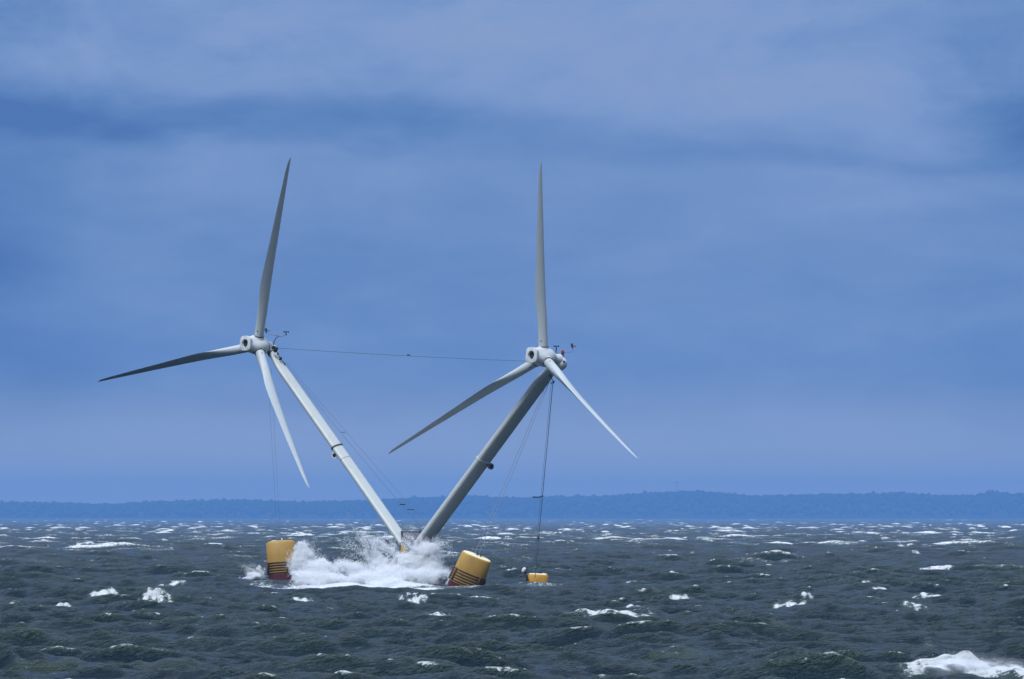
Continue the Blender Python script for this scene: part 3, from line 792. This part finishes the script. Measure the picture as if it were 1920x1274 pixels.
tl = at(527, 1017, 305)
FL, *_ = float_hull('float', tl, (-.06, .10, 1), .60, .74, 1.30, 1.3, (.84, 1.24), M_YEL, 2.6, 'tall yellow float with dark red waterline at left', .05, posts=(2.0, 3.4, 4.6), taper=.97)
mb = MB(); mb.tube([tl + Vector((.03, 0, -.02)), tl + Vector((.03, 0, .16))], .02, 6); mb.build('deck_fitting', M_BUOY, FL)
tr = at(894.5, 1043, 293.2)
FR, ax, u, w = float_hull('float', tr, (.36, -.15, .90), .60, .62, 1.20, 1.2, (.70, 1.13), M_YEL, 2.5, 'leaning yellow float with pale top at right', .012, posts=(1.75, 2.25, 3.75, 4.4, 5.3), taper=1.10)
for dx_ in (-.02, .13):
    mb = MB(); q = tr + w * (dx_) + ax * .04; q = tr - w * dx_ + ax * .03 if w.x < 0 else q
    mb.revolve(q, ax, [(-.03, .03), (.05, .03), (.06, .05), (.09, .05), (.095, .02)], 12); mb.build('bollard', M_DARK, FR)
ts = at(1008.5, 1077.5, 300)
FS, ax, u, w = float_hull('float', ts, (.07, .03, 1), .42, .7, .75, .5, (.03, .5), M_YEL2, 3.2, 'small low yellow float at far right', .02, hoops=0, taper=1.0)
mb = MB(); mb.box(at(987.5, 1087, 299.7), (.025, 0, 0), (0, .2, 0), (0, 0, .18)); mb.box(at(984, 1076, 299.7), (.014, 0, 0), (0, .03, 0), (0, 0, .14)); mb.build('dark_side_plate', M_DARK, FS, bevel=.01)  # dark upright plates along the left side of the small float
p = at(982.5, 1069, 299.7)
mb = MB(); mb.revolve(p, (.5, -.2, 1), [(-.11, .02), (-.09, .06), (0, .085), (.08, .06), (.10, .02)], 16); mb.build('fender_ball', M_BUOY, FS)
mb = MB(); mb.revolve(p + Vector((.085, .02, -.04)), (.3, 0, 1), [(-.13, .02), (-.08, .032), (.08, .032), (.13, .02)], 12); mb.build('fender_bracket', M_DARK, FS)
mb = MB(); mb.box(ts + Vector((.26, -.05, .02)), (.10, 0, -.01), (0, .05, 0), (0, 0, .025)); mb.build('deck_fitting', M_CREAM, FS)
# the submerged Y of pipes that ties the floats to the centre post
mb = MB(); c0 = Vector((p.x * 0 + at(757, 1040, 300).x, 300, -1.25))
for q in (Vector((tl.x, tl.y, -1.2)), Vector((tr.x - .6, tr.y, -1.2)), Vector((ts.x, ts.y, -1.0))): mb.tube([c0, q], .28, 20)
mb.build('pontoon_arm', M_YEL, PLAT)


# ------------------------------------------------------------------ spray
M_SPRAY = spray_material()


def droplets(name, puffs, streaks, seed, label, cat='spray', ncut=0.0):
    """puffs: px, py, rx px, ry px, depth m, Y, count, noise cut, droplet size"""
    rng = np.random.default_rng(seed); g = noise3(seed); P = []; Q = []
    for (px, py, rx, ry, dep, Y, n, cut, dr) in puffs:
        c = np.array(at(px, py, Y)); sc = Y / F
        n = int(n * 2.1); dr *= .8; m_ = int(n * 2.6)
        d = rng.standard_normal((m_, 3)) * 0.47
        p = c + d * np.array([rx * sc, dep, ry * sc])
        e = np.linalg.norm(d, axis=1)
        for ax_ in range(3): p[:, ax_] += (.13, .10, .15)[ax_] * samp3(g, p * 2.6 + 17 * ax_) + .05 * samp3(g, p * 11 + 7 * ax_)
        nz = samp3(g, p * 6.0) * 0.42 + samp3(g, p * 26.0 + 9) * 0.34
        keep = nz > cut + 1.1 * (e - 0.6)
        p = p[keep][:n]; P.append(p); Q.append(rng.lognormal(0, .3, len(p)) * dr * np.clip(1.15 - .75 * e[keep][:n], .3, 1))
    for (px, py, vx, vz, spread, Y, n, dr) in streaks:       # ballistic fingers thrown from the surge
        c = np.array(at(px, py, Y)); sc = Y / F
        nf = max(1, n // 260)
        for _ in range(nf):
            a = rng.normal(0, spread); v = rng.uniform(.35, 1.0)
            ux, uz = vx * sc * v + a * sc * 20, vz * sc * v; uy = rng.normal(0, .25)
            t = rng.random(260) ** 0.7
            p = c + np.stack([ux * t + rng.normal(0, 4 * sc, 1), uy * t, uz * (2 * t - t * t)], 1)
            p += rng.normal(0, 1, p.shape) * (.015 + .055 * t)[:, None]; P.append(p); Q.append(rng.lognormal(0, .35, 260) * dr * (.75 - .4 * t))
    P = np.concatenate(P); Q = np.concatenate(Q); P = P[P[:, 2] > -0.2]; Q = Q[:len(P)]
    n = len(P)
    base = np.array([[0, 0, 1], [.943, 0, -.333], [-.471, .816, -.333], [-.471, -.816, -.333]])
    ang = rng.random((n, 3)) * 6.283
    ca, sa = np.cos(ang), np.sin(ang); Rm = np.zeros((n, 3, 3))
    Rm[:, 0, 0] = ca[:, 0] * ca[:, 1]; Rm[:, 0, 1] = ca[:, 0] * sa[:, 1] * sa[:, 2] - sa[:, 0] * ca[:, 2]; Rm[:, 0, 2] = ca[:, 0] * sa[:, 1] * ca[:, 2] + sa[:, 0] * sa[:, 2]
    Rm[:, 1, 0] = sa[:, 0] * ca[:, 1]; Rm[:, 1, 1] = sa[:, 0] * sa[:, 1] * sa[:, 2] + ca[:, 0] * ca[:, 2]; Rm[:, 1, 2] = sa[:, 0] * sa[:, 1] * ca[:, 2] - ca[:, 0] * sa[:, 2]
    Rm[:, 2, 0] = -sa[:, 1]; Rm[:, 2, 1] = ca[:, 1] * sa[:, 2]; Rm[:, 2, 2] = ca[:, 1] * ca[:, 2]
    V = np.einsum('nij,kj->nki', Rm, base) * Q[:, None, None] + P[:, None]
    Fc = np.array([[0, 1, 2], [0, 2, 3], [0, 3, 1], [1, 3, 2]])[None] + (np.arange(n) * 4)[:, None, None]
    o = link(name, fast_mesh(name, V.reshape(-1, 3), Fc.reshape(-1, 3), False), M_SPRAY)
    tag(o, label, cat, kind='stuff'); print(name, n)


droplets('sea_spray', [
    # right-hand plume against the right tower foot
    (800, 1045, 30, 36, .35, 298.6, 50000, -.5, .016), (806, 1026, 17, 17, .30, 298.4, 12000, -.3, .015), (775, 1062, 34, 30, .5, 298.4, 24000, -.4, .016),
    (815, 1070, 26, 26, .45, 298.2, 14000, -.35, .016), (790, 1088, 56, 22, .8, 297, 30000, -.5, .017), (735, 1085, 44, 26, .8, 297, 26000, -.45, .017),
    (835, 1085, 20, 14, .4, 296, 8000, -.2, .015), (700, 1090, 55, 18, .9, 296, 26000, -.35, .017), (640, 1092, 60, 16, .9, 296, 22000, -.3, .017), (590, 1085, 44, 18, .8, 297, 18000, -.3, .017),
    (745, 1100, 60, 16, .9, 293, 24000, -.3, .017), (620, 1104, 46, 11, .7, 292, 10000, .0, .016),
    (612, 1072, 30, 14, .5, 299, 16000, -.4, .015), (655, 1070, 36, 14, .5, 298, 16000, -.4, .015), (590, 1104, 36, 8, .7, 284, 12000, -.3, .015), (650, 1101, 50, 10, .7, 286, 16000, -.3, .015),
    (712, 1107, 30, 8, .6, 284, 9000, -.3, .015), (765, 1098, 50, 10, .6, 286, 14000, -.3, .015),
    (757, 1050, 14, 12, .3, 299, 5000, -.1, .012),
    # plume on the left float
    (570, 1042, 15, 24, .3, 303.4, 26000, -.55, .015), (572, 1068, 28, 22, .4, 303, 20000, -.35, .016), (562, 1086, 30, 13, .4, 302.6, 12000, -.1, .016),
    (580, 1062, 14, 22, .3, 303, 9000, -.2, .015), (548, 1096, 26, 6, .3, 301, 4500, .1, .014),
    # thin veil between
    (690, 1035, 60, 34, .8, 299.5, 8000, .35, .013), (700, 1030, 14, 40, .4, 299.5, 4500, .05, .013), (745, 1030, 30, 26, .5, 299.5, 6000, .25, .013), (640, 1045, 30, 26, .5, 299.5, 2500, .4, .012),
    (775, 985, 34, 16, .5, 301.2, 1800, .4, .011), (725, 1055, 40, 24, .5, 299, 9000, .1, .014),
    # left of the left float
    (482, 1080, 17, 9, .4, 306, 9000, -.2, .015), (468, 1086, 18, 5, .5, 305.5, 3500, .1, .014), (486, 1064, 12, 12, .4, 306.6, 1200, .4, .012),
], [
    (700, 1075, -30, 85, 1.2, 299.3, 7000, .013), (755, 1065, -60, 60, 1.5, 299.3, 7000, .013), (805, 1060, 8, 50, .7, 298.4, 6000, .013), (790, 1050, 0, 50, 1.5, 298.6, 6000, .013),
    (570, 1065, 12, 58, .5, 303.2, 5000, .013), (590, 1070, 14, 42, .6, 303, 3500, .013), (840, 1085, 20, 18, .6, 296, 2500, .013), (494, 1086, -30, 26, .6, 306.2, 3500, .013),
    (650, 1090, -10, 40, 1.8, 297, 5000, .013), (600, 1100, 0, 16, 1.8, 292, 3500, .013), (740, 1108, 0, 10, 2.5, 292, 3000, .013)],
    3, 'white spray bursting up around the tower feet and yellow floats')

YB = RIDE[[c[0] for c in CRESTS].index(1800)] - .15; print('breaker', YB)
droplets('wave_spray', [
    (1794, 1247, 24, 10, .3, YB - .25, 34000, -.4, .006), (1762, 1262, 26, 6, .3, YB - .3, 24000, -.4, .006), (1846, 1256, 40, 6, .3, YB - .25, 30000, -.4, .006), (1900, 1261, 44, 5, .3, YB - .3, 14000, -.4, .006)],
    [(1790, 1250, 0, 16, 1.8, YB - .2, 9000, .005), (1835, 1250, 0, 12, 3.0, YB - .2, 9000, .005), (1900, 1256, 0, 10, 2.0, YB - .2, 6000, .005), (1758, 1262, 0, 8, 1.5, YB - .2, 5000, .005)], 8, 'white crest spray of the breaker in the bottom right corner')

# ------------------------------------------------------------------ haze over the bay
mb = MB(); mb.box((0, 9600, 48.5), (7000, 0, 0), (0, 10100, 0), (0, 0, 51))
hz = mb.build('haze', [], None, smooth=False)
m = bpy.data.materials.new('haze_air'); m.use_nodes = True; t = NT(m.node_tree); t.n.clear()
pv = t.node('ShaderNodeVolumePrincipled'); pv.inputs['Color'].default_value = (0.20, 0.48, 1.0, 1); pv.inputs['Density'].default_value = 0.000085; pv.inputs['Anisotropy'].default_value = 0.0
out = t.node('ShaderNodeOutputMaterial'); t.l.new(pv.outputs[0], out.inputs['Volume'])
hz.data.materials.clear(); hz.data.materials.append(m); tag(hz, 'pale blue haze in the air over the bay', 'haze', kind='stuff')
